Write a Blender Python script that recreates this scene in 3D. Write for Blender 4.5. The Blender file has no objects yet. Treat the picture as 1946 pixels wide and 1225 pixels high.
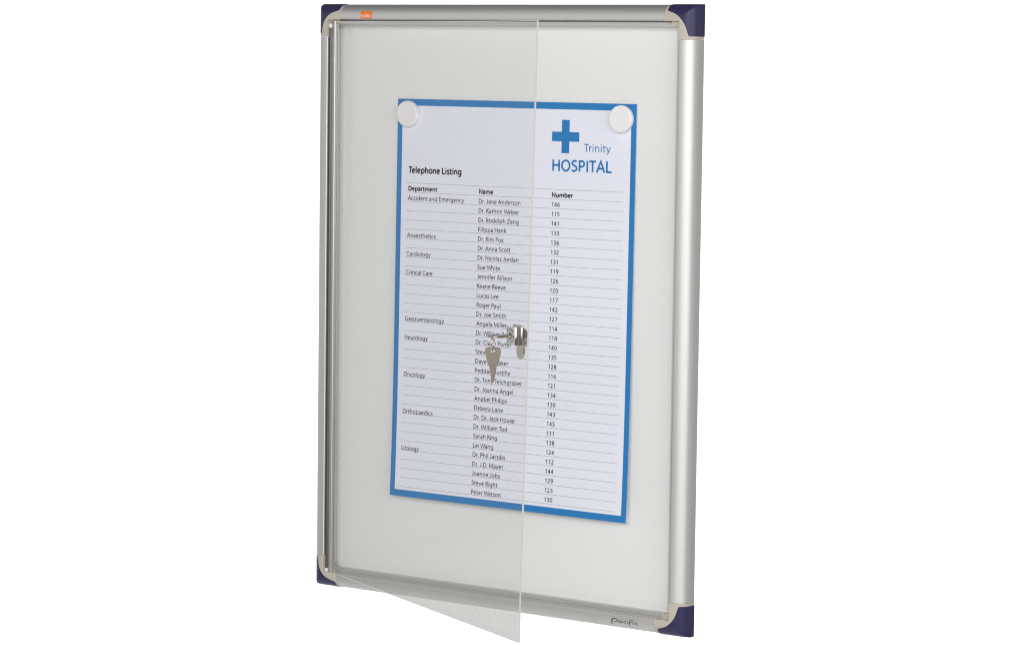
import bpy, bmesh, math, random
from mathutils import Vector, Matrix
random.seed(4)
SC = bpy.context.scene
COL = SC.collection
MM = 0.001

# ------------------------------------------------------------------ camera
yaw, pit, rol = 0.64036, 0.08557, 0.01303
fwd0 = Vector((-math.sin(yaw), math.cos(yaw), 0)); r0 = Vector((math.cos(yaw), math.sin(yaw), 0)); u0 = Vector((0, 0, 1))
FWD = fwd0*math.cos(pit) - u0*math.sin(pit); u1 = u0*math.cos(pit) + fwd0*math.sin(pit)
RIGHT = r0*math.cos(rol) + u1*math.sin(rol); UP = u1*math.cos(rol) - r0*math.sin(rol)
cam_d = bpy.data.cameras.new('camera'); cam = bpy.data.objects.new('camera', cam_d); COL.objects.link(cam)
M = Matrix((RIGHT, UP, -FWD)).transposed().to_4x4()
M.translation = Vector((2.20304, -2.61264, 0.58556))
cam.matrix_world = M
cam_d.sensor_fit = 'HORIZONTAL'; cam_d.sensor_width = 36; cam_d.lens = 5876.5/1946*36
cam_d.clip_start = .05; cam_d.clip_end = 60
SC.camera = cam

# ------------------------------------------------------------------ world, lamps, exposure
SC.view_settings.view_transform = 'Standard'; SC.view_settings.look = 'None'
SC.view_settings.exposure = 0; SC.view_settings.gamma = 1
w = bpy.data.worlds.new('World'); SC.world = w; w.use_nodes = True
bg = w.node_tree.nodes['Background']; bg.inputs[0].default_value = (.97, .98, 1, 1); bg.inputs[1].default_value = .15

def area(name, loc, target, sx, sy, watt, color=(1, 1, 1)):
    l = bpy.data.lights.new(name, 'AREA'); l.shape = 'RECTANGLE'; l.size = sx; l.size_y = sy; l.energy = watt; l.color = color
    o = bpy.data.objects.new(name, l); COL.objects.link(o); o.location = loc
    o.rotation_euler = (Vector(target)-Vector(loc)).to_track_quat('-Z', 'Y').to_euler()
    return o
area('key_softbox', (1.05, -2.5, 1.15), (.28, 0, .32), 1.8, 1.5, 35, (1, .995, .985))
area('side_softbox', (2.7, -1.5, .75), (.35, 0, .32), 2.4, 1.6, 37, (1, .995, .985))
area('top_left_softbox', (-1.5, -2.0, 1.1), (.25, 0, .32),   .9, 1.2, 6, (1, .995, .985))
area('left_fill', (-2.3, -.75, .15), (.25, -.1, .32), 1.8, 1.8, 5.0, (1, .99, .98))  # added fill, reflected in the pane, lock and left metal
area('rear_right_fill', (2.9, 1.7, .4), (.45, 0, .32), 2.0, 1.9, 8.5, (1, .99, .97))  # added fill that lifts the dark outer wall of the right rail
area('low_fill', (.4, -1.9, -1.0), (.25, 0, .2), 1.2, .45, 4.5, (1, .99, .97))  # added fill from below to brighten the bottom rail
# two strips light the backdrop from above and below, facing away from the case
BC = Vector((.25, 0, .32)) + fwd0*3.0
area('backdrop_lamp', BC - fwd0*1.6 + Vector((0, 0, 1.5)), BC + Vector((0, 0, .0)), 4.5, .5, 46)
area('backdrop_lamp', BC - fwd0*1.6 + Vector((0, 0, -1.2)), BC - Vector((0, 0, .3)), 4.5, .4, 30)
SC.cycles.use_adaptive_sampling = False; SC.cycles.use_denoising = True; SC.cycles.denoising_prefilter = 'NONE'
SC.cycles.filter_width = 1.15; SC.cycles.max_bounces = 8; SC.cycles.transparent_max_bounces = 12

# ------------------------------------------------------------------ materials
def mat(name, color, rough=.5, metal=0, bump=None, var=None, spec=.5, coat=0):
    m = bpy.data.materials.new(name); m.use_nodes = True; nt = m.node_tree; b = nt.nodes['Principled BSDF']
    b.inputs['Base Color'].default_value = (*color, 1); b.inputs['Roughness'].default_value = rough
    b.inputs['Metallic'].default_value = metal; b.inputs['Specular IOR Level'].default_value = spec
    b.inputs['Coat Weight'].default_value = coat
    tc = nt.nodes.new('ShaderNodeTexCoord')
    if var:                                   # (scale xyz, amount)
        mp = nt.nodes.new('ShaderNodeMapping'); mp.inputs['Scale'].default_value = var[0]
        nz = nt.nodes.new('ShaderNodeTexNoise'); nz.inputs['Scale'].default_value = 1; nz.inputs['Detail'].default_value = 5
        nt.links.new(tc.outputs['Object'], mp.inputs[0]); nt.links.new(mp.outputs[0], nz.inputs[0])
        mx = nt.nodes.new('ShaderNodeMix'); mx.data_type = 'RGBA'
        k = var[1]
        mx.inputs[6].default_value = (*[c*(1-k) for c in color], 1); mx.inputs[7].default_value = (*[min(1, c*(1+k)) for c in color], 1)
        nt.links.new(nz.outputs[0], mx.inputs[0]); nt.links.new(mx.outputs[2], b.inputs['Base Color'])
        mr = nt.nodes.new('ShaderNodeMapRange'); mr.inputs[3].default_value = rough*.88; mr.inputs[4].default_value = min(1, rough*1.12)
        nt.links.new(nz.outputs[0], mr.inputs[0]); nt.links.new(mr.outputs[0], b.inputs['Roughness'])
    if bump:                                  # (scale, distance)
        nz = nt.nodes.new('ShaderNodeTexNoise'); nz.inputs['Scale'].default_value = bump[0]; nz.inputs['Detail'].default_value = 3
        nt.links.new(tc.outputs['Object'], nz.inputs[0])
        bp = nt.nodes.new('ShaderNodeBump'); bp.inputs['Strength'].default_value = .5; bp.inputs['Distance'].default_value = bump[1]
        nt.links.new(nz.outputs[0], bp.inputs['Height']); nt.links.new(bp.outputs[0], b.inputs['Normal'])
    return m
ALU_H = mat('anodised_aluminium_h', (.71, .705, .69), .57, 1, var=((4, 400, 400), .03))
ALU_V = mat('anodised_aluminium_v', (.71, .705, .69), .57, 1, var=((400, 400, 4), .03))
HINGE = mat('hinge_aluminium', (.50, .50, .49), .42, 1, var=((500, 500, 4), .04))
PIN = mat('hinge_pin_steel', (.16, .16, .155), .45, 1)
BEIGE = mat('beige_plastic', (.53, .485, .41), .5, bump=(900, .0002), var=((60, 60, 60), .05), spec=.35)
NAVY = mat('navy_plastic', (.030, .027, .085), .38, bump=(1200, .0002), spec=.35)
PANEL = mat('white_enamel', (.815, .815, .81), .34, bump=(9, .0006), var=((3, 3, 3), .012), spec=.35)
BACK = mat('grey_backing', (.35, .35, .34), .7)
PAPER = mat('white_paper', (.82, .83, .92), .55, bump=(1500, .00005), var=((14, 14, 14), .012), spec=.3)
BLUE = mat('blue_print', (.024, .205, .51), .5, var=((30, 30, 30), .03), spec=.3)
INK = mat('black_print', (.016, .016, .02), .6)
INKB = mat('black_bold_print', (.012, .012, .014), .6)
RULE = mat('grey_rule_print', (.32, .32, .34), .6)
MAG = mat('white_magnet_plastic', (.86, .845, .85), .45, bump=(300, .0001), spec=.4)
ORANGE = mat('orange_enamel', (.92, .18, .008), .4)
WHITEP = mat('white_print', (.85, .80, .74), .5)
CHROME = mat('chrome', (.72, .70, .68), .10, 1)
NICKEL = mat('nickel_key', (.41, .36, .295), .28, 1)
RINGM = mat('ring_wire', (.55, .52, .48), .28, 1)
STEEL = mat('lock_face_steel', (.56, .55, .53), .28, 1)
DARK = mat('dark_slot', (.02, .018, .016), .6)
CAMM = mat('cam_steel', (.62, .58, .52), .3, 1)
EDGE = mat('pane_edge', (.62, .62, .57), .35, spec=.6)
EDGE_B = mat('pane_chamfer_glint', (.88, .88, .85), .3, spec=.6)  # lighter copy of the edge colour, paints a bright line on the chamfer
WHITE = mat('backdrop_paper', (.93, .93, .93), .9, bump=(3, .002))

PAINTED_VEIL_TOP = .0302
def pane_material():
    m = bpy.data.materials.new('clear_pane'); m.use_nodes = True; nt = m.node_tree; N = nt.nodes; L = nt.links
    for n in list(N): N.remove(n)
    out = N.new('ShaderNodeOutputMaterial'); tr = N.new('ShaderNodeBsdfTransparent'); gl = N.new('ShaderNodeBsdfGlossy')
    tr.inputs[0].default_value = (.968, .968, .965, 1); gl.inputs['Roughness'].default_value = .03
    geo = N.new('ShaderNodeNewGeometry'); dot = N.new('ShaderNodeVectorMath'); dot.operation = 'DOT_PRODUCT'
    L.new(geo.outputs['Incoming'], dot.inputs[0]); L.new(geo.outputs['Normal'], dot.inputs[1])
    ab = N.new('ShaderNodeMath'); ab.operation = 'ABSOLUTE'; L.new(dot.outputs['Value'], ab.inputs[0])
    om = N.new('ShaderNodeMath'); om.operation = 'SUBTRACT'; om.inputs[0].default_value = 1; L.new(ab.outputs[0], om.inputs[1])
    pw = N.new('ShaderNodeMath'); pw.operation = 'POWER'; pw.inputs[1].default_value = 5; L.new(om.outputs[0], pw.inputs[0])
    ma = N.new('ShaderNodeMath'); ma.operation = 'MULTIPLY_ADD'; ma.inputs[1].default_value = .3; ma.inputs[2].default_value = .016; L.new(pw.outputs[0], ma.inputs[0])
    mx = N.new('ShaderNodeMixShader'); L.new(ma.outputs[0], mx.inputs[0]); L.new(tr.outputs[0], mx.inputs[1]); L.new(gl.outputs[0], mx.inputs[2])
    tc = N.new('ShaderNodeTexCoord')
    # painted veil greying the backdrop behind the lower corner: tilted band, soft noisy rim
    sep = N.new('ShaderNodeSeparateXYZ'); L.new(tc.outputs['Object'], sep.inputs[0])
    sl = N.new('ShaderNodeMath'); sl.operation = 'MULTIPLY_ADD'; sl.inputs[1].default_value = -.105; L.new(sep.outputs[0], sl.inputs[0]); L.new(sep.outputs[2], sl.inputs[2])
    n3 = N.new('ShaderNodeTexNoise'); n3.inputs['Scale'].default_value = 260; n3.inputs['Detail'].default_value = 6; n3.inputs['Roughness'].default_value = .7
    L.new(tc.outputs['Object'], n3.inputs[0])
    h1 = N.new('ShaderNodeMapRange'); h1.interpolation_type = 'SMOOTHSTEP'; h1.inputs[1].default_value = PAINTED_VEIL_TOP; h1.inputs[2].default_value = PAINTED_VEIL_TOP-.005; h1.inputs[3].default_value = 0; h1.inputs[4].default_value = 1
    L.new(sl.outputs[0], h1.inputs[0])
    h2 = N.new('ShaderNodeMapRange'); h2.inputs[1].default_value = .3; h2.inputs[2].default_value = .75; h2.inputs[3].default_value = .42; h2.inputs[4].default_value = .54
    L.new(n3.outputs[0], h2.inputs[0])
    hm = N.new('ShaderNodeMath'); hm.operation = 'MULTIPLY'; L.new(h1.outputs[0], hm.inputs[0]); L.new(h2.outputs[0], hm.inputs[1])
    d2 = N.new('ShaderNodeBsdfDiffuse'); d2.inputs[0].default_value = (.62, .615, .60, 1)
    m3 = N.new('ShaderNodeMixShader'); L.new(hm.outputs[0], m3.inputs[0]); L.new(mx.outputs[0], m3.inputs[1]); L.new(d2.outputs[0], m3.inputs[2])
    L.new(m3.outputs[0], out.inputs[0])
    return m
PANE = pane_material()

# ------------------------------------------------------------------ helpers
def thing(name, label, cat, loc=(0, 0, 0), group=None):
    o = bpy.data.objects.new(name, None); COL.objects.link(o); o.location = loc; o.empty_display_size = .02
    o['label'] = label; o['category'] = cat
    if group: o['group'] = group
    return o
def obj(name, me, m, parent=None, smooth=True, label=None):
    """me: mesh data or bmesh in WORLD coordinates."""
    if isinstance(me, bmesh.types.BMesh):
        bm = me; bmesh.ops.recalc_face_normals(bm, faces=bm.faces)
        me = bpy.data.meshes.new(name); bm.to_mesh(me); bm.free()
    for mm in (m if isinstance(m, (list, tuple)) else [m]): me.materials.append(mm)
    o = bpy.data.objects.new(name, me); COL.objects.link(o)
    if smooth:
        for p in me.polygons: p.use_smooth = True
        es = math.radians(34)
        bm = bmesh.new(); bm.from_mesh(me)
        for e in bm.edges:
            if len(e.link_faces) == 2 and e.calc_face_angle(0) > es: e.smooth = False
        bm.to_mesh(me); bm.free()
    if parent:
        root = parent
        while root.parent: root = root.parent
        o.parent = parent
        me.transform(Matrix.Translation(-root.location))       # only the root carries an offset
    if label: o['label'] = label
    return o
def sweep(bm, rings, closed_ring=False, caps=False, close=False):
    V = [[bm.verts.new(p) for p in r] for r in rings]
    n = len(V[0]); k = len(V)
    for i in range(k if close else k-1):
        A, B = V[i], V[(i+1) % k]
        for j in range(n if closed_ring else n-1):
            q = (A[j], A[(j+1) % n], B[(j+1) % n], B[j])
            try: bm.faces.new(q)
            except ValueError: pass
    if caps:
        bm.faces.new(V[0]); bm.faces.new(V[-1][::-1])
    return V
def prism(bm, outer, holes, fmap, t0, t1, bev=0):
    """flat outline (with holes) turned into a solid; fmap(u, v, t) -> world."""
    loops = [outer]+list(holes); edges = []; 
    def inset(lp, sgn, k):
        n = len(lp); r = []
        for i in range(n):
            a = Vector(lp[i-1]); b = Vector(lp[i]); c = Vector(lp[(i+1) % n])
            d1 = (b-a).normalized(); d2 = (c-b).normalized(); nn = Vector((-(d1.y+d2.y), d1.x+d2.x))
            if nn.length > 1e-6: nn.normalize()
            r.append(tuple(b+nn*k*sgn))
        return r
    def area2(lp): return sum(lp[i-1][0]*lp[i][1]-lp[i][0]*lp[i-1][1] for i in range(len(lp)))
    for t, side in ((t0, 0), (t1, 1)):
        es = []
        for li, lp in enumerate(loops):
            s = 1 if area2(lp) > 0 else -1
            if li: s = -s
            ins = inset(lp, s, bev) if bev else lp
            tv = t+(bev if side == 0 else -bev)*(1 if t1 > t0 else -1)
            top = [bm.verts.new(fmap(u, v, t)) for u, v in ins]
            if bev:
                low = [bm.verts.new(fmap(u, v, tv)) for u, v in lp]
                for i in range(len(lp)): bm.faces.new((top[i-1], top[i], low[i], low[i-1]))
            else: low = top
            es += [bm.edges.new((top[i-1], top[i])) if not bm.edges.get((top[i-1], top[i])) else bm.edges.get((top[i-1], top[i])) for i in range(len(top))]
            if side == 0: edges.append(low)
            else:
                A = edges[li]
                for i in range(len(lp)): bm.faces.new((A[i-1], A[i], low[i], low[i-1]))
        bmesh.ops.triangle_fill(bm, use_beauty=True, use_dissolve=False, edges=es)
def rot_box(bm, c, ax, ay, az, hx, hy, hz, bev=0):
    c = Vector(c)
    V = {}
    g = bmesh.ops.create_cube(bm, size=2)
    vs = g['verts']
    for v in vs: v.co = c + ax*v.co.x*hx + ay*v.co.y*hy + az*v.co.z*hz
    if bev: bmesh.ops.bevel(bm, geom=list({e for v in vs for e in v.link_edges}), offset=bev, segments=2, affect='EDGES', profile=.6)

# ------------------------------------------------------------------ dimensions (metres)
W, H = .4925, .640
FW = .01645; SW = .0071; D = .0213          # rail width, straight side, full depth
SL = .035                                   # arm length of a corner piece
PD = .0045                                  # face of the white panel
RD = .0162; RW = .0222                      # inner rail: face depth and inner reach
PW = 2.35
def depth(m, F=FW):
    m = max(0, min(F, m)); return SW + (D-SW)*max(0, 1-((F-m)/F)**PW)**(1/PW)

# ------------------------------------------------------------------ backdrop
bm = bmesh.new()
prof = [(0, 1.05), (0, .0), (0, -1.2)] + [(-.6+.6*math.cos(a), -1.2-.6*math.sin(a)) for a in [i*math.pi/20 for i in range(1, 11)]] + [(-2.2, -1.8), (-5.0, -1.8)]
rings = [[BC + r0*x + fwd0*p[0] + Vector((0, 0, p[1])) for p in prof] for x in (-3.2, 3.2)]
sweep(bm, rings)
o = obj('backdrop', bm, WHITE); o['kind'] = 'structure'

# ------------------------------------------------------------------ the display case
case = thing('display_case', 'lockable notice case with silver aluminium frame, navy corners and clear door standing ajar', 'notice board', (W/2, 0, 0))

# panel and backing
bm = bmesh.new(); rot_box(bm, (W/2, -PD/2-.0005, H/2), Vector((1, 0, 0)), Vector((0, 1, 0)), Vector((0, 0, 1)), W/2-.012, PD/2-.0005, H/2-.012)
obj('back_panel', bm, PANEL, case, smooth=False)
bm = bmesh.new(); rot_box(bm, (W/2, .0002, H/2), Vector((1, 0, 0)), Vector((0, 1, 0)), Vector((0, 0, 1)), W/2-.006, .0007, H/2-.006)
obj('backing_board', bm, BACK, case, smooth=False)

# a side: local (a = from outer edge inwards, l = along, d = depth) -> world
SIDES = {'top': lambda a, l, d: (l, -d, H-a), 'bottom': lambda a, l, d: (l, -d, a),
         'left': lambda a, l, d: (a, -d, l), 'right': lambda a, l, d: (W-a, -d, l)}
fil = .0011
def rail_profile():
    P = [(.0, .0), (0, SW)]
    n = 30
    for i in range(1, n+1):
        t = math.pi/2*i/n
        a = (FW-fil)*(1-math.cos(t)**1.0) if i < n else FW-fil; P.append((a, depth(a, FW-fil)))
    for i in range(1, 6):
        t = math.pi/2*i/5; P.append((FW-fil+fil*math.sin(t), D-fil+fil*math.cos(t)))
    P += [(FW, .0195), (FW-.0004, .0192), (FW-.0004, .012), (FW-.0016, .012), (FW-.0016, 0)]
    return P
def inner_profile(g=.0062):
    return [(FW-.0012, 0), (FW-.0012, g), (FW+.0013, g), (FW+.0014, RD-.0004), (FW+.0017, RD), (FW+.0028, RD), (FW+.0030, RD-.0005), (FW+.0034, RD-.0005), (FW+.0036, RD),
            (RW-.0006, RD), (RW-.0001, RD-.0005), (RW, RD-.0012), (RW, .0085), (RW-.0005, .0081), (RW-.0005, .0046), (RW-.001, .0046), (RW-.001, 0)]
RAILS = {}
for s, f in SIDES.items():
    L0 = W if s in ('top', 'bottom') else H
    m = ALU_H if s in ('top', 'bottom') else ALU_V
    bm = bmesh.new(); sweep(bm, [[f(a, l, d) for a, d in rail_profile()] for l in (SL+.0002, L0-SL-.0002)], closed_ring=True, caps=True)
    RAILS[s] = obj('frame_rail', bm, m, case)
    bm = bmesh.new(); sweep(bm, [[f(a, l, d) for a, d in inner_profile(RD-.0010 if s == 'bottom' else .0062)] for l in (.0268, L0-.0268)], closed_ring=True, caps=True)
    obj('inner_rail', bm, m, case)

# corner pieces
CORN = [(lambda a, b, d: (a, -d, H-b)), (lambda a, b, d: (W-a, -d, H-b)), (lambda a, b, d: (a, -d, b)), (lambda a, b, d: (W-a, -d, b))]
def smin(a, b, k=.0016):
    return max(0, (a+b-math.sqrt((a-b)**2+k*k))/2) if min(a, b) < FW*1.02 else FW
def ray_poly(poly, ang):
    """distance from origin along angle to a star-shaped polyline"""
    dx, dy = math.cos(ang), math.sin(ang); best = None
    for (x0, y0), (x1, y1) in zip(poly, poly[1:]):
        ex, ey = x1-x0, y1-y0; det = dx*(-ey)-dy*(-ex)
        if abs(det) < 1e-12: continue
        t = (x0*(-ey)-y0*(-ex))/det; u = (dx*y0-dy*x0)/det
        if -1e-6 <= u <= 1+1e-6 and t > 0: best = t if best is None else min(best, t)
    return best
Lpoly = [(SL, 0), (SL, FW), (FW, FW), (FW, SL), (0, SL)]
cv = [(.0316, 0), (.0316, .0050), (.0311, .0063), (.0290, .0070), (.0240, .0084), (.0200, .0100), (.0168, .0121)]
cv = cv + [(.0143, .0143)] + [(b, a) for a, b in cv[::-1]]
base_ang = [0, .15, .4, .8, 1.4, 2.2, 3.2, 4.5, 6, 8, 10, 12.5, 15, 18, 21, 24, 27, 30, 33, 36, 38.5, 41, 43, 44.2, 45]
base_ang = [math.radians(a) for a in base_ang]
def angles(extra):
    A = base_ang + [math.pi/2-a for a in base_ang] + [math.atan2(y, x) for x, y in extra]
    A = sorted(A); R = [A[0]]
    for a in A[1:]:
        if a-R[-1] > 1e-4: R.append(a)
    return R
def corner(k):
    f = CORN[k]
    AN = angles(Lpoly+cv)
    bm = bmesh.new(); nr = 26
    cen = f(0, 0, SW)
    rings = []
    for a in AN:
        R = ray_poly(Lpoly, a)
        ring = []
        for i in range(1, nr+1):
            r = R*i/nr; x, y = r*math.cos(a), r*math.sin(a)
            z = depth(smin(x, y))
            m_ = min(x, y)
            ring.append(f(x, y, z+.00012*min(1, z/.008)))
        # skirt down
        x, y = R*math.cos(a), R*math.sin(a)
        ring.append(f(x, y, .012)); ring.append(f(x, y, 0))
        rings.append(ring)
    V = sweep(bm, rings)
    c = bm.verts.new(cen)
    for A, B in zip(V, V[1:]): bm.faces.new((c, A[0], B[0]))
    # outer walls
    for line in (V[0], V[-1]):
        base = bm.verts.new(Vector(cen)+Vector((0, SW, 0)))
        prev, pb = c, base
        for v in line[:-2]:
            nb = bm.verts.new((v.co.x, 0, v.co.z)); bm.faces.new((prev, v, nb, pb)); prev, pb = v, nb
    # inner tab, covering the ends of the inner rails
    e = FW-.0008; q = RW+.0006
    tab = [(e, e), (.0285, e), (.0285, q-.0022), (.0279, q-.0010), (.0268, q-.0005), (.0216, q-.0005), (.0202, q+.0003), (.0188, .0250), (.0184, .0275), (e, .0275)]
    prism(bm, tab, [], lambda u, v, t: f(u, v, t), RD+.0005, .0, .0003)
    p = obj('corner_piece', bm, BEIGE, case)
    # navy cap
    bm = bmesh.new(); rings = []
    off = .00055
    def g(x, y):
        return f(x-off*(1 if x < FW*.6 else 0)*math.exp(-x/.004), y-off*math.exp(-y/.004), depth(smin(x, y))+off)
    for a in AN:
        R = ray_poly(cv, a)
        ring = []
        for i in range(1, nr+1):
            r = R*(i/nr); ring.append(g(r*math.cos(a), r*math.sin(a)))
        x, y = R*math.cos(a), R*math.sin(a)
        r2 = R+.00025
        ring.append(f(r2*math.cos(a)-off*math.exp(-x/.004), r2*math.sin(a)-off*math.exp(-y/.004), depth(smin(x, y))+off*.55))
        ring.append(f(r2*math.cos(a), r2*math.sin(a), depth(smin(x, y))-.0006))
        rings.append(ring)
    V = sweep(bm, rings)
    cc = bm.verts.new(g(0, 0))
    for A, B in zip(V, V[1:]): bm.faces.new((cc, A[0], B[0]))
    for line in (V[0], V[-1]):
        prev = cc; pb = bm.verts.new((cc.co.x, -.0001, cc.co.z))
        for v in line[:-1]:
            nb = bm.verts.new((v.co.x, -.0001, v.co.z)); bm.faces.new((prev, v, nb, pb)); prev, pb = v, nb
    obj('corner_cap', bm, NAVY, p)
for k in range(4): corner(k)

# ------------------------------------------------------------------ lettering helpers

# ---- a narrow humanist sans drawn as strokes (capital height 1, lower-case height .72)
def _arc(cx, cy, rx, ry, a0, a1, n=None):
    n = n or max(6, int(abs(a1-a0)/14))
    return ('c', [(cx+rx*math.cos(math.radians(a0+(a1-a0)*i/n)), cy+ry*math.sin(math.radians(a0+(a1-a0)*i/n))) for i in range(n+1)])
def _sm(*p):
    Q = [p[0]]+list(p)+[p[-1]]; P = []
    for i in range(1, len(Q)-2):
        p0, p1, p2, p3 = [Vector(q) for q in Q[i-1:i+3]]
        for k in range(4):
            t = k/4; P.append(tuple(.5*((2*p1)+(-p0+p2)*t+(2*p0-5*p1+4*p2-p3)*t*t+(-p0+3*p1-3*p2+p3)*t**3)))
    return ('c', P+[p[-1]])
def _ln(*p): return ('l', list(p))
def _dot(x, y): return ('l', [(x, y-.075), (x, y+.075)])
_arch = lambda a, b: _sm((a, .40), (a+.065, .57), (a+.2, .668), (b-.1, .635), (b-.012, .50), (b, .36), (b, 0))
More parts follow.
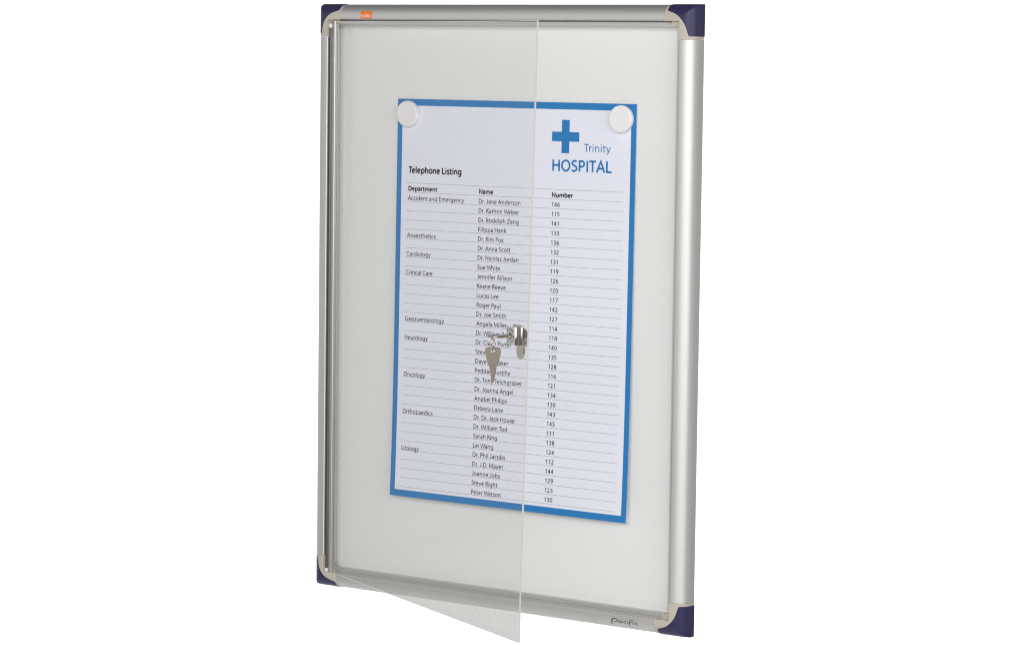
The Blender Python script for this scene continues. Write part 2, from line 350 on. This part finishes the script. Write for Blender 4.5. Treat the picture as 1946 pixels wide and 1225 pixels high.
GL = {
 'a': (.715, [_sm((.13, .60), (.22, .655), (.33, .67), (.46, .64), (.535, .55), (.545, .42), (.545, 0)), _sm((.545, .41), (.38, .40), (.20, .34), (.12, .19), (.18, .08), (.30, .045), (.45, .10), (.54, .22))]),
 'b': (.844, [_ln((.175, 1.05), (.175, 0)), _arc(.45, .36, .275, .312, 0, 360)]),
 'c': (.665, [_arc(.405, .36, .285, .312, 50, 310)]),
 'd': (.837, [_ln((.665, 1.05), (.665, 0)), _arc(.392, .36, .272, .312, 0, 360)]),
 'e': (.743, [_ln((.13, .375), (.63, .375)), _arc(.378, .36, .257, .312, 3, 312)]),
 'f': (.433, [_sm((.20, 0), (.20, .45), (.20, .80), (.25, .95), (.35, 1.01), (.45, .995)), _ln((.05, .655), (.41, .655))]),
 'g': (.83, [_sm((.655, .71), (.655, .3), (.655, .0), (.62, -.15), (.52, -.235), (.36, -.255), (.18, -.21)), _arc(.388, .37, .268, .302, 0, 360)]),
 'h': (.823, [_ln((.175, 1.05), (.175, 0)), _arch(.175, .645)]),
 'i': (.347, [_ln((.173, .71), (.173, 0)), _dot(.173, .93)]),
 'k': (.696, [_ln((.175, 1.05), (.175, 0)), _ln((.60, .71), (.20, .33)), _ln((.31, .42), (.64, 0))]),
 'l': (.35, [_ln((.175, 1.05), (.175, 0))]),
 'm': (1.237, [_ln((.175, .71), (.175, 0)), _arch(.175, .62), _arch(.62, 1.065)]),
 'n': (.823, [_ln((.175, .71), (.175, 0)), _arch(.175, .645)]),
 'o': (.815, [_arc(.4075, .36, .288, .312, 0, 360)]),
 'p': (.844, [_ln((.175, .71), (.175, -.29)), _arc(.45, .36, .275, .312, 0, 360)]),
 'r': (.485, [_ln((.175, .71), (.175, 0)), _sm((.175, .38), (.22, .55), (.32, .655), (.46, .66))]),
 's': (.588, [_sm((.50, .61), (.38, .67), (.24, .66), (.15, .55), (.19, .43), (.31, .365), (.44, .28), (.48, .17), (.40, .065), (.26, .045), (.09, .11))]),
 't': (.491, [_sm((.20, .88), (.20, .5), (.20, .22), (.24, .08), (.34, .045), (.45, .06)), _ln((.05, .655), (.45, .655))]),
 'u': (.818, [_sm((.17, .71), (.17, .5), (.17, .32), (.20, .13), (.32, .045), (.47, .07), (.58, .17), (.64, .33)), _ln((.645, .71), (.645, 0))]),
 'v': (.714, [_ln((.06, .71), (.357, .0), (.654, .71))]),
 'w': (1.09, [_ln((.06, .71), (.29, .02), (.545, .68), (.80, .02), (1.03, .71))]),
 'x': (.687, [_ln((.07, .71), (.62, 0)), _ln((.61, .71), (.06, 0))]),
 'y': (.70, [_ln((.06, .71), (.36, .04)), _sm((.645, .71), (.46, .27), (.35, .02), (.25, -.17), (.10, -.25))]),
 'z': (.635, [_ln((.06, .66), (.55, .66), (.08, .055), (.57, .055))]),
 'A': (.908, [_ln((.06, 0), (.454, .97), (.85, 0)), _ln((.20, .34), (.71, .34))]),
 'C': (.86, [_arc(.50, .5, .37, .455, 50, 310)]),
 'D': (.988, [_ln((.175, 1), (.175, 0)), _arc(.40, .5, .455, .445, 90, -90), _ln((.175, .945), (.42, .945)), _ln((.175, .055), (.42, .055))]),
 'E': (.73, [_ln((.175, 1), (.175, 0)), _ln((.175, .945), (.63, .945)), _ln((.175, .52), (.58, .52)), _ln((.175, .055), (.65, .055))]),
 'F': (.723, [_ln((.175, 1), (.175, 0)), _ln((.175, .945), (.66, .945)), _ln((.175, .50), (.61, .50))]),
 'G': (.959, [_arc(.50, .5, .37, .455, 48, 318), _ln((.82, .12), (.82, .47), (.56, .47))]),
 'H': (.967, [_ln((.175, 1), (.175, 0)), _ln((.79, 1), (.79, 0)), _ln((.175, .52), (.79, .52))]),
 'I': (.355, [_ln((.177, 1), (.177, 0))]),
 'J': (.549, [_sm((.37, 1), (.37, .6), (.37, .28), (.32, .10), (.20, .045), (.05, .06))]),
 'K': (.804, [_ln((.175, 1), (.175, 0)), _ln((.70, 1), (.20, .46)), _ln((.33, .58), (.74, 0))]),
 'L': (.70, [_ln((.175, 1), (.175, .0)), _ln((.175, .055), (.66, .055))]),
 'M': (1.193, [_ln((.15, 0), (.20, .96), (.595, .16), (.99, .96), (1.04, 0))]),
 'N': (.976, [_ln((.175, 0), (.175, .95), (.80, .05), (.80, 1))]),
 'O': (1.022, [_arc(.511, .5, .40, .455, 0, 360)]),
 'P': (.789, [_ln((.175, 1), (.175, 0)), _arc(.41, .70, .24, .245, 90, -90), _ln((.175, .945), (.42, .945)), _ln((.175, .455), (.42, .455))]),
 'R': (.798, [_ln((.175, 1), (.175, 0)), _arc(.41, .715, .24, .23, 90, -90), _ln((.175, .945), (.42, .945)), _ln((.175, .485), (.42, .485)), _ln((.44, .48), (.70, 0))]),
 'S': (.73, [_sm((.60, .88), (.45, .95), (.28, .93), (.17, .80), (.18, .66), (.32, .55), (.50, .46), (.60, .34), (.58, .16), (.43, .06), (.28, .05), (.10, .12))]),
 'T': (.737, [_ln((.02, .945), (.715, .945)), _ln((.368, .945), (.368, 0))]),
 'U': (.96, [_sm((.17, 1), (.17, .6), (.17, .36), (.24, .13), (.48, .045), (.72, .13), (.79, .36), (.79, .6), (.79, 1))]),
 'W': (1.255, [_ln((.06, 1), (.33, .02), (.63, .95), (.92, .02), (1.2, 1))]),
 'Z': (.82, [_ln((.09, .945), (.72, .945), (.09, .055), (.75, .055))]),
 '.': (.307, [_dot(.155, .075)]),
 '1': (.761, [_ln((.19, .80), (.42, .94)), _ln((.42, 1), (.42, 0))]),
 '2': (.761, [_sm((.14, .86), (.28, .945), (.45, .92), (.55, .76), (.48, .56), (.30, .30), (.12, .07)), _ln((.10, .055), (.64, .055))]),
 '3': (.761, [_sm((.15, .90), (.33, .95), (.52, .86), (.53, .68), (.40, .555), (.24, .53)), _sm((.24, .53), (.45, .50), (.59, .36), (.56, .15), (.40, .05), (.24, .045), (.11, .10))]),
 '4': (.761, [_ln((.49, 0), (.49, 1)), _ln((.47, .95), (.10, .30), (.68, .30))]),
 '5': (.761, [_ln((.60, .945), (.22, .945), (.18, .52)), _sm((.18, .55), (.35, .57), (.53, .49), (.58, .31), (.50, .12), (.33, .045), (.12, .08))]),
 '6': (.761, [_arc(.385, .31, .25, .265, 0, 360), _sm((.58, .945), (.38, .88), (.20, .66), (.135, .36))]),
 '8': (.761, [_arc(.38, .735, .20, .215, 0, 360), _arc(.38, .29, .245, .245, 0, 360)]),
 '7': (.761, [_ln((.1, .945), (.64, .945), (.28, 0))]),
 '9': (.761, [_arc(.375, .68, .245, .265, 0, 360), _sm((.18, .055), (.38, .11), (.56, .33), (.62, .62))]),
 '0': (.761, [_arc(.38, .5, .25, .455, 0, 360)]),
 ' ': (.315, []),
}
def ribbon(P, w):
    V = []; n = len(P); closed = (Vector(P[0])-Vector(P[-1])).length < 1e-6
    for i in range(n):
        p = Vector(P[i])
        a = Vector(P[i-1]) if i else (Vector(P[-2]) if closed else None); b = Vector(P[i+1]) if i < n-1 else (Vector(P[1]) if closed else None)
        d1 = (p-a).normalized() if a else None; d2 = (b-p).normalized() if b else None
        if d1 is None: d1 = d2
        if d2 is None: d2 = d1
        t = (d1+d2)
        if t.length < 1e-4: t = d1
        t.normalize(); nn = Vector((-t.y, t.x)); k = 1/max(.42, abs(nn.dot(Vector((-d1.y, d1.x)))))
        V.append((p+nn*w/2*k, p-nn*w/2*k))
    return V
def text_layout(s, w, tight=0):
    """list of quads in capital-height units"""
    x = 0; F = []
    for i, ch in enumerate(s):
        adv, paths = GL[ch]
        for kind, P in paths:
            ww = w*.93 if ch.islower() else w
            V = ribbon(P, ww)
            for (a, b), (c, d) in zip(V, V[1:]): F.append([(x+q[0], q[1]) for q in (a, b, d, c)])
        x += adv+tight
        if ch in 'TWFPK' and i+1 < len(s) and s[i+1].islower(): x -= .10 if ch in 'TW' else .04
    mn = min(q[0] for f in F for q in f); mx_ = max(q[0] for f in F for q in f)
    return F, mn, mx_-mn
def stroke_text(s, fmap, x0, z0, cap, width=None, kx=None, w=.135, tight=0):
    F, mn, wd = text_layout(s, w, tight)
    if width: kx = width/wd
    bm = bmesh.new()
    for f in F:
        try: bm.faces.new([bm.verts.new(fmap(x0+(q[0]-mn)*kx, z0+q[1]*cap)) for q in f])
        except ValueError: pass
    for f in bm.faces:
        if f.normal.y > 0: f.normal_flip()
    me = bpy.data.meshes.new('print'); bm.to_mesh(me); bm.free(); return me

# logo badge and script on the rails
def prof_nd(a):
    F = FW-fil; m = max(.0004, min(a, F-1e-6)); e = 1e-5
    d = depth(m, F); g = (depth(m+e, F)-depth(m-e, F))/(2*e); l = math.hypot(1, g)
    return m, d, g/l, 1/l                       # outward normal = (-g, 1) in (a, d)
def rail_top(x, arc, h):
    m, d, na, nd = prof_nd(arc); return Vector((x, -d-nd*h, H-arc+na*h))
BX0, BX1, BA0, BA1 = .0630, .0782, .0076, .0155
bm = bmesh.new(); rings = []
rc = .0012; nv = 16
for j in range(nv+1):
    a = BA0+(BA1-BA0)*j/nv; e = min(a-BA0, BA1-a); ins = rc-math.sqrt(max(0, rc*rc-max(0, rc-e)**2)) if e < rc else 0
    rings.append([rail_top(BX0+ins, a, -.0002), rail_top(BX0+ins, a, .0004)]+[rail_top(BX0+ins+(BX1-BX0-2*ins)*i/8, a, .0005) for i in range(9)]+[rail_top(BX1-ins, a, .0004), rail_top(BX1-ins, a, -.0002)])
sweep(bm, rings)
bm.faces.new([bm.verts.new(rail_top(x, y, .0005)) for x, y in ((BX0+.0044, BA1-.0001), (BX0+.0066, BA1-.0001), (BX0+.0055, BA1+.0010))])
badge = obj('logo_badge', bm, ORANGE, RAILS['top'])
me = stroke_text('nobo', lambda x, y: rail_top(x, -y, .0007), BX0+.0011, -(BA1-.0016), .0034, width=.0130, w=.17, tight=-.04)
obj('printed_lettering', me, WHITEP, RAILS['top'], smooth=False)

def rail_bot(x, z, h):
    m, d, na, nd = prof_nd(z); return Vector((x, -d-nd*h, z-na*h))
def stroke(bm, pts, w0, w1, fmap):
    """tapered brush stroke"""
    P = []
    n = len(pts)
    # Catmull-Rom
    Q = [pts[0]]+list(pts)+[pts[-1]]
    for i in range(1, n):
        for k in range(6):
            t = k/6; p0, p1, p2, p3 = [Vector(q) for q in (Q[i-1], Q[i], Q[i+1], Q[i+2])] if i+2 < len(Q) else [Vector(q) for q in (Q[i-1], Q[i], Q[i+1], Q[i+1])]
            P.append(.5*((2*p1)+(-p0+p2)*t+(2*p0-5*p1+4*p2-p3)*t*t+(-p0+3*p1-3*p2+p3)*t**3))
    P.append(Vector(pts[-1]))
    L = R = None; prev = None
    for i, p in enumerate(P):
        d = (P[min(i+1, len(P)-1)]-P[max(i-1, 0)]).normalized(); nn = Vector((-d.y, d.x)); k = i/(len(P)-1)
        ww = (w0+(w1-w0)*k)/2
        a = bm.verts.new(fmap(*(p+nn*ww))); b = bm.verts.new(fmap(*(p-nn*ww)))
        if prev: bm.faces.new((prev[0], a, b, prev[1]))
        prev = (a, b)
bm = bmesh.new()
PX0 = .4040
scx, scz = .0335/48.0, .0068/14.0           # script drawn on a 48 x 14 grid
fm = lambda x, y: rail_bot(PX0+x*scx, .0046+y*scz, .00025)
S = [([(0.5, 0), (0.8, 4), (1.8, 8.5), (3, 11.5)], 1.0, 1.6), ([(1, 9), (4, 12.8), (8, 13.5), (11, 11.5), (11, 8.5), (8, 6.2), (4.5, 6)], 1.1, 1.0),
     ([(17.5, 10), (15, 10), (13.2, 7.8), (14, 5.7), (16.5, 5.8), (18.6, 8.2), (18, 10), (18.4, 7.2), (20, 5.8), (22, 7)], .9, .7),
     ([(27, 10.6), (24.6, 10), (23, 8), (24, 6), (26.5, 6.2)], .9, .8), ([(30, 10), (29.6, 7), (29.8, 5.2)], 1.0, .8), ([(30.6, 12.4), (31.2, 12.8)], .9, .8),
     ([(42, 12.6), (38.5, 13.9), (35, 13.4), (33.4, 10.5), (33, 5.5), (31.7, 1.6)], .8, 1.1), ([(32.5, 8.8), (35, 9.6), (38, 9.8)], .7, .6),
     ([(39.6, 10), (39.0, 7.5), (39.2, 5.4)], 1.0, .8), ([(47.5, 9.8), (45, 10.2), (43, 8.4), (43.6, 6.2), (46, 5.2), (48, 6)], .9, .7)]
for p, a, b in S: stroke(bm, p, a*1.1, b*1.1, fm)
obj('printed_script', bm, INKB, RAILS['bottom'], smooth=False)

# ------------------------------------------------------------------ door
TH, TW_, HX, HD, LD, ZT, ZB = 0.44014, 0.0135, .02031, .01671, .4546, .62072, .01632
PT = .0023
def door(s, z, off=0):
    a = TH+TW_*(1-2*z/H)
    return Vector((HX+s*math.cos(a)-off*math.sin(a), -HD-s*math.sin(a)-off*math.cos(a), z))
bm = bmesh.new()
CH = .0007
SS = [.002+(LD-CH-.002)*i/6 for i in range(7)]+[LD]; ZZ = [ZB]+[ZB+CH+(ZT-ZB-2*CH)*j/16 for j in range(17)]+[ZT]
ns, nz = len(SS)-1, len(ZZ)-1
def grid(off):
    c = .0008 if off == 0 else 0
    return [[bm.verts.new(door(s_, z_, off-(.0004 if off == 0 and (j in (0, nz) or i == ns) else 0))) for i, s_ in enumerate(SS)] for j, z_ in enumerate(ZZ)]
G0, G1 = grid(0), grid(-PT)
for G in (G0, G1):
    for j in range(nz):
        for i in range(ns):
            f_ = bm.faces.new((G[j][i], G[j][i+1], G[j+1][i+1], G[j+1][i]))
            if G is G0 and j in (0, nz-1): f_.material_index = 2
edge_f = []
for j in range(nz):
    for i in (0, ns): edge_f.append(bm.faces.new((G0[j][i], G0[j+1][i], G1[j+1][i], G1[j][i])))
for i in range(ns):
    for j in (0, nz): edge_f.append(bm.faces.new((G0[j][i], G0[j][i+1], G1[j][i+1], G1[j][i])))
for f_ in edge_f: f_.material_index = 1
pane = obj('glass_door', bm, [PANE, EDGE, EDGE_B], case, smooth=False, label='clear acrylic door swung partly open')
# hinge strip gripping the pane
bm = bmesh.new()
hp = [(-.004, -.0005), (-.003, .0008), (.0, .0014), (.0055, .0014), (.0064, .0010), (.0068, .0003), (.0068, -.0001), (.0052, -.0001), (.0052, -.0030), (.0068, -.0030), (.0068, -.0040), (.0050, -.0046), (0, -.0046), (-.003, -.0036), (-.004, -.002)]
sweep(bm, [[door(s, z, o) for s, o in hp] for z in (ZB-.0008, .2, .42, ZT+.0008)], closed_ring=True, caps=True)
obj('hinge_strip', bm, HINGE, pane)
# hinge knuckle fixed along the left rail
bm = bmesh.new()
rings = []
for z in (ZB+.001, ZT-.003):
    rings.append([(FW+.0016+.0016*math.cos(t), -.0172-.0016*math.sin(t), z) for t in [i*math.pi/8 for i in range(16)]])
sweep(bm, rings, closed_ring=True, caps=True)
obj('hinge_pin', bm, PIN, case)
for z0, sg in ((ZT-.0030, 1), (ZB+.001, -1)):
    bm = bmesh.new(); sweep(bm, [[(FW+.0016+r*math.cos(t), -.0176-r*math.sin(t), z0+dz*sg) for t in [i*math.pi/8 for i in range(16)]] for dz, r in ((-.003, .0019), (.0006, .0021), (.0012, .0014))], closed_ring=True, caps=True)
    obj('hinge_cap', bm, MAG, case)

# ------------------------------------------------------------------ lock on the door
LS, LZ = .4365, .3155
aL = TH+TW_*(1-2*LZ/H)
E_ = Vector((math.cos(aL), -math.sin(aL), 0)); N_ = Vector((-math.sin(aL), -math.cos(aL), 0)); Z_ = Vector((0, 0, 1))
LO = door(LS, LZ)
def dl(s, z, off): return LO+E_*s+Z_*z+N_*off
bm = bmesh.new(); rot_box(bm, dl(0, 0, .0045), E_, Z_, N_, .0088, .0087, .0040, .00035)
lock = obj('lock', bm, CHROME, case)
bm = bmesh.new(); rot_box(bm, dl(0, .0008, .0004), E_, Z_, N_, .0100, .0100, .0005, .0002)
obj('lock_plate', bm, CAMM, lock)
def disc(bm, r, o0, o1, n=40, s=0, z=0, bev=.0003):
    sweep(bm, [[dl(s+q*math.cos(2*math.pi*i/n), z+q*math.sin(2*math.pi*i/n), o) for i in range(n)] for q, o in ((r, o0), (r, o1-bev), (r-bev, o1))], closed_ring=True, caps=True)
bm = bmesh.new(); disc(bm, .0072, .008, .00865); 
obj('lock_bezel', bm, DARK, lock)
bm = bmesh.new(); disc(bm, .0067, .008, .0090)
obj('lock_cylinder', bm, STEEL, lock)
bm = bmesh.new(); rot_box(bm, dl(0, 0, .00905), E_, Z_, N_, .0009, .0028, .0002); rot_box(bm, dl(0, 0, .00908), E_, Z_, N_, .0030, .0010, .0002)
obj('keyhole', bm, DARK, lock, smooth=False)
bm = bmesh.new(); sweep(bm, [[dl(q*math.cos(math.pi*i/16), q*math.sin(math.pi*i/16), o) for i in range(32)] for q, o in ((.0092, -PT-.0001), (.0092, -PT-.0012), (.0078, -PT-.0016), (.0078, -PT-.0036), (.0062, -PT-.0046), (.003, -PT-.005))], closed_ring=True, caps=True)
obj('lock_nut', bm, CHROME, lock)
bm = bmesh.new()
cam_o = [(-.0050, .0045), (.0050, .0045), (.0075, -.001), (.0068, -.0085), (.0012, -.0130), (.0008, -.0190), (-.0012, -.0222), (-.0058, -.0242), (-.0110, -.0225), (-.0132, -.0180), (-.0135, -.0090), (-.0080, -.0010)]
prism(bm, cam_o, [], lambda u, v, t: dl(u, v, t), -PT-.0029, -PT-.0050, .0003)
obj('lock_cam', bm, CAMM, lock)

# ------------------------------------------------------------------ keys and ring
def heart(r, n=20):
    P = []
    for i in range(n):
        t = 2*math.pi*i/n
        P.append((r*1.0*math.sin(t)**3*1.05, r*(.8125*math.cos(t)-.3125*math.cos(2*t)-.125*math.cos(3*t)-.0625*math.cos(4*t))))
    return P
key_out = [(-5.4, 4.1), (7.0, 4.0), (7.6, 2.6), (8.2, -.3), (5.5, -13.2), (4.2, -14.6), (3.9, -16.5), (3.5, -17.0), (3.3, -19.2), (2.9, -19.9), (3.1, -21.5), (2.7, -22.3), (2.9, -24.0), (2.5, -24.8), (2.7, -26.4), (2.4, -27.2), (2.5, -28.7), (1.6, -30.0), (.9, -30.6),
           (-.1, -30.1), (-.6, -29.2), (-.3, -27.6), (-.7, -26.6), (-.4, -25.2), (-.8, -24.0), (-.5, -22.6), (-1.0, -21.4), (-1.3, -19.6), (-1.6, -18.6), (-2.0, -16.6), (-2.7, -14.6), (-4.1, -13.2), (-7.9, -.3), (-7.1, 2.6)]
key_out = [((1.1+(x-1.1)*1.18 if y < -14.7 else x)*MM, y*MM) for x, y in key_out]
def make_key(fmap, label, loc, out=key_out):
    t = thing('key', label, 'key', loc, 'two keys joined by the key ring')
    bow = [p for p in out if p[1] > -.0136]
    blade = [p for p in out if p[1] < -.0120]
    bm = bmesh.new(); prism(bm, bow, [heart(.0026)], lambda u, v, w_: fmap(u, v, w_), -.00105, .00105, .00035)
    prism(bm, [(-.0041, -.0136), (.0055, -.0136), (.0057, -.0128), (-.0043, -.0128)], [], lambda u, v, w_: fmap(u, v, w_), -.0014, .0014, .0002)
    obj('bow', bm, NICKEL, t)
    blade = [(.0040, -.0128)]+[p for p in blade if p[1] < -.0140]+[(-.0027, -.0128)]
    bm = bmesh.new(); prism(bm, blade, [], lambda u, v, w_: fmap(u, v, w_), -.00088, .00088, .0003)
    rot = lambda u, v, w_: fmap(u, v, w_)
    for sgn in (-1, 1):
        V = [bm.verts.new(rot(u, v, sgn*.00092)) for u, v in ((.0004, -.0136), (.0010, -.0136), (.0012, -.0290), (.0006, -.0290))]
        bm.faces.new(V)
    obj('blade', bm, NICKEL, t)
    return t
# the key in the lock: lies flat, blade in the cylinder, bow towards the viewer's left
KO = dl(0, 0, .0270)                # hole of its bow
Ks = E_.copy()
def k1(u, v, t): return KO + Ks*u + N_*(v) + Z_*(t) + Z_*(-.03*0)
make_key(k1, 'nickel key pushed into the door lock, its bow seen edge on', tuple(KO), out=[(x, y*1.0) for x, y in key_out])
# the ring
ang = math.radians(10)
RC = KO + Z_*(-.0066) + N_*.0008
vh = Vector((FWD.x, FWD.y, 0)).normalized(); rh = Vector((RIGHT.x, RIGHT.y, 0)).normalized()
R1 = (vh*math.cos(ang)+rh*math.sin(ang)); RR = .0072
bm = bmesh.new()
n = 48; rings = []
for i in range(n):
    t = 2*math.pi*i/n; c = RC+R1*RR*math.cos(t)*.86+Z_*RR*math.sin(t); rad = (R1*math.cos(t)+Z_*math.sin(t)); nx = R1.cross(Z_).normalized()
    rings.append([c+rad*.00045*math.cos(q)+nx*.0006*math.sin(q) for q in [k*math.pi/5 for k in range(10)]])
sweep(bm, rings, closed_ring=True, close=True)
ring = obj('key_ring', bm, RINGM); ring['label'] = 'small round wire ring linking the key in the lock to the hanging key'; ring['category'] = 'key ring'
me = ring.data; me.transform(Matrix.Translation(-RC)); ring.location = RC
# the hanging key
ka = math.radians(9); KR = rh*math.cos(ka)-vh*math.sin(ka); KF = vh*math.cos(ka)+rh*math.sin(ka)
K2 = RC+Z_*(-.0073-.0008)
ca = math.radians(-1.5)
def k2(u, v, t):
    uu = u*math.cos(ca)-v*math.sin(ca); vv = u*math.sin(ca)+v*math.cos(ca)
    return K2 + KR*uu + Z_*vv - KF*t
make_key(k2, 'nickel key with a heart shaped hole, hanging from the ring in front of the listing', tuple(K2))

# ------------------------------------------------------------------ the notice
NX0, NX1, NZ1, NZ0 = .1035, .4157, .5392, .1095
def lift(z):
    v = min(1, max(0, (NZ1-z)/(NZ1-NZ0))); return PD+.0010+.005*v+.003*v**6
def pap(x, z, h=0): return Vector((x, -lift(z)-h, z))
notice = thing('notice', 'printed hospital telephone listing with blue border pinned to the white panel by magnets', 'poster', (.2596, -PD, NZ0))
bm = bmesh.new(); nz = 60; rings = []
for j in range(nz+1):
    z = NZ1+(NZ0-NZ1)*j/nz
    rings.append([pap(NX0, z), pap(NX1, z), pap(NX1, z, -.00022), pap(NX0, z, -.00022)])
sweep(bm, rings, closed_ring=True, caps=True)
obj('sheet', bm, PAPER, notice)
bm = bmesh.new(); B = .0064; Bz = .0071; hh = .00012
for x0, x1 in ((NX0, NX0+B), (NX1-B, NX1)):
    sweep(bm, [[pap(x0, z, hh), pap(x1, z, hh)] for z in [NZ1+(NZ0-NZ1)*j/nz for j in range(nz+1)]])
for z0, z1 in ((NZ1, NZ1-Bz), (NZ0+Bz, NZ0)):
    sweep(bm, [[pap(NX0+B, z, hh), pap(NX1-B, z, hh)] for z in [z0+(z1-z0)*j/6 for j in range(7)]])
obj('printed_border', bm, BLUE, notice)
bm = bmesh.new()
cx, cz, bw, hl, hw = .3270, .5039, .00495, .0174, .00495
cr = [(-bw, hl), (bw, hl), (bw, hw), (hl, hw), (hl, -hw), (bw, -hw), (bw, -hl+.0003), (-bw, -hl+.0003), (-bw, -hw), (-hl, -hw), (-hl, hw), (-bw, hw)]
bm.faces.new([bm.verts.new(pap(cx+x, cz+z, hh)) for x, z in cr])
bmesh.ops.triangulate(bm, faces=bm.faces[:])
obj('printed_cross', bm, BLUE, notice, smooth=False)

def put(s, x, z, cap, width=None, sx=None, w=.150, m=INK, name='printed_text', h=.00014, tight=0):
    obj(name, stroke_text(s, lambda a, b: pap(a, b, h), x, z, cap, width, sx, w, tight), m, notice, smooth=False)

put('Trinity', .3508, .4890, .0081, width=.0338, w=.125, m=BLUE, name='printed_heading')
put('HOSPITAL', .3108, .4682, .0117, width=.0753, w=.178, m=BLUE, name='printed_heading')
put('Telephone Listing', .1199, .4598, .0067, width=.0717, w=.25, m=INKB, name='printed_heading')
CAPR = .0048
put('Department', .1197, .4408, CAPR, width=.0396, w=.25, m=INKB, name='column_heading')
put('Name', .2156, .4408, CAPR, width=.0190, w=.25, m=INKB, name='column_heading')
put('Number', .3110, .4408, CAPR, width=.0268, w=.25, m=INKB, name='column_heading')
def wid(t): return text_layout(t, .138)[2]
KX = (.0760/wid('Accident and Emergency') + .0545/wid('Dr. Jane Anderson') + .0397/wid('Peter Watson'))/3
print('KX', KX, .0760/wid('Accident and Emergency'), .0545/wid('Dr. Jane Anderson'), .0397/wid('Peter Watson'))
names = ['Dr. Jane Anderson', 'Dr. Kathrin Weber', 'Dr. Rodolph Zang', 'Filippa Hank', 'Dr. Kim Fox', 'Dr. Anna Scott', 'Dr. Nicolas Jordan', 'Sue White', 'Jennifer Allison', 'Keane Reeve', 'Lucas Lee',
         'Roger Paul', 'Dr. Joe Smith', 'Angela Miller', 'Dr. William Ross', 'Dr. Claire Porter', 'Steve Fay', 'Dave Whitaker', 'Peddar Murphy', 'Dr. Tony Teichgraber', 'Dr. Joanna Angel', 'Anabel Philips',
         'Debora Lane', 'Dr. Dr. Jack House', 'Dr. William Tod', 'Sarah King', 'Lei Wang', 'Dr. Phil Jacobs', 'Dr. J.D. Mayer', 'Joanne Jobs', 'Steve Right', 'Peter Watson']
nums = [146, 115, 141, 133, 136, 132, 131, 119, 126, 120, 117, 142, 127, 114, 118, 140, 135, 128, 116, 121, 134, 139, 143, 145, 111, 138, 124, 112, 144, 129, 123, 130]
deps = {0: 'Accident and Emergency', 4: 'Anaesthetics', 6: 'Cardiology', 8: 'Critical Care', 13: 'Gastroenterology', 15: 'Neurology', 19: 'Oncology', 23: 'Orthopaedics', 27: 'Urology'}
PITCH = (.4489-.1200)/33
for i in range(32):
    z = .4309-PITCH*i
    put(names[i], .2155-.0009*i/31, .4306-.00999*i, CAPR, sx=KX, name='name_entry')
    put(str(nums[i]), .3112, z, .0046, sx=KX, name='number_entry')
    if i in deps: put(deps[i], .1192-.0018*i/27, .4305-.01002*i, CAPR, sx=KX, name='department_entry')
rule_me = None
for i in range(34):
    z = .4489-PITCH*i
    bm = bmesh.new(); bm.faces.new([bm.verts.new(pap(x, zz, .00013)) for x, zz in ((.1168, z+.00016), (.4018, z+.00016), (.4018, z-.00016), (.1168, z-.00016))])
    obj('ruled_line', bm, RULE, notice, smooth=False)

# ------------------------------------------------------------------ magnets
def magnet(x, z, label):
    R = .0141; y0 = -lift(z)-.0003
    bm = bmesh.new(); prof = [(R*.96, 0), (R*.985, .0010), (R, .0030), (R*.99, .0050), (R*.955, .0060), (R*.90, .0064), (R*.80, .0063), (R*.5, .0060), (R*.1, .0059)]
    sweep(bm, [[(x+r*math.cos(2*math.pi*i/64), y0-d, z+r*math.sin(2*math.pi*i/64)) for i in range(64)] for r, d in prof], closed_ring=True, caps=True)
    o = obj('magnet', bm, MAG)
    loc = Vector((x, y0, z)); o.data.transform(Matrix.Translation(-loc)); o.location = loc
    o['label'] = label; o['category'] = 'magnet'; o['group'] = 'round white magnets holding the notice'
magnet(.1201, .5232, 'round white magnet on the upper left corner of the notice, behind the clear door')
magnet(.3990, .5238, 'round white magnet on the upper right corner of the notice, above the hospital name')
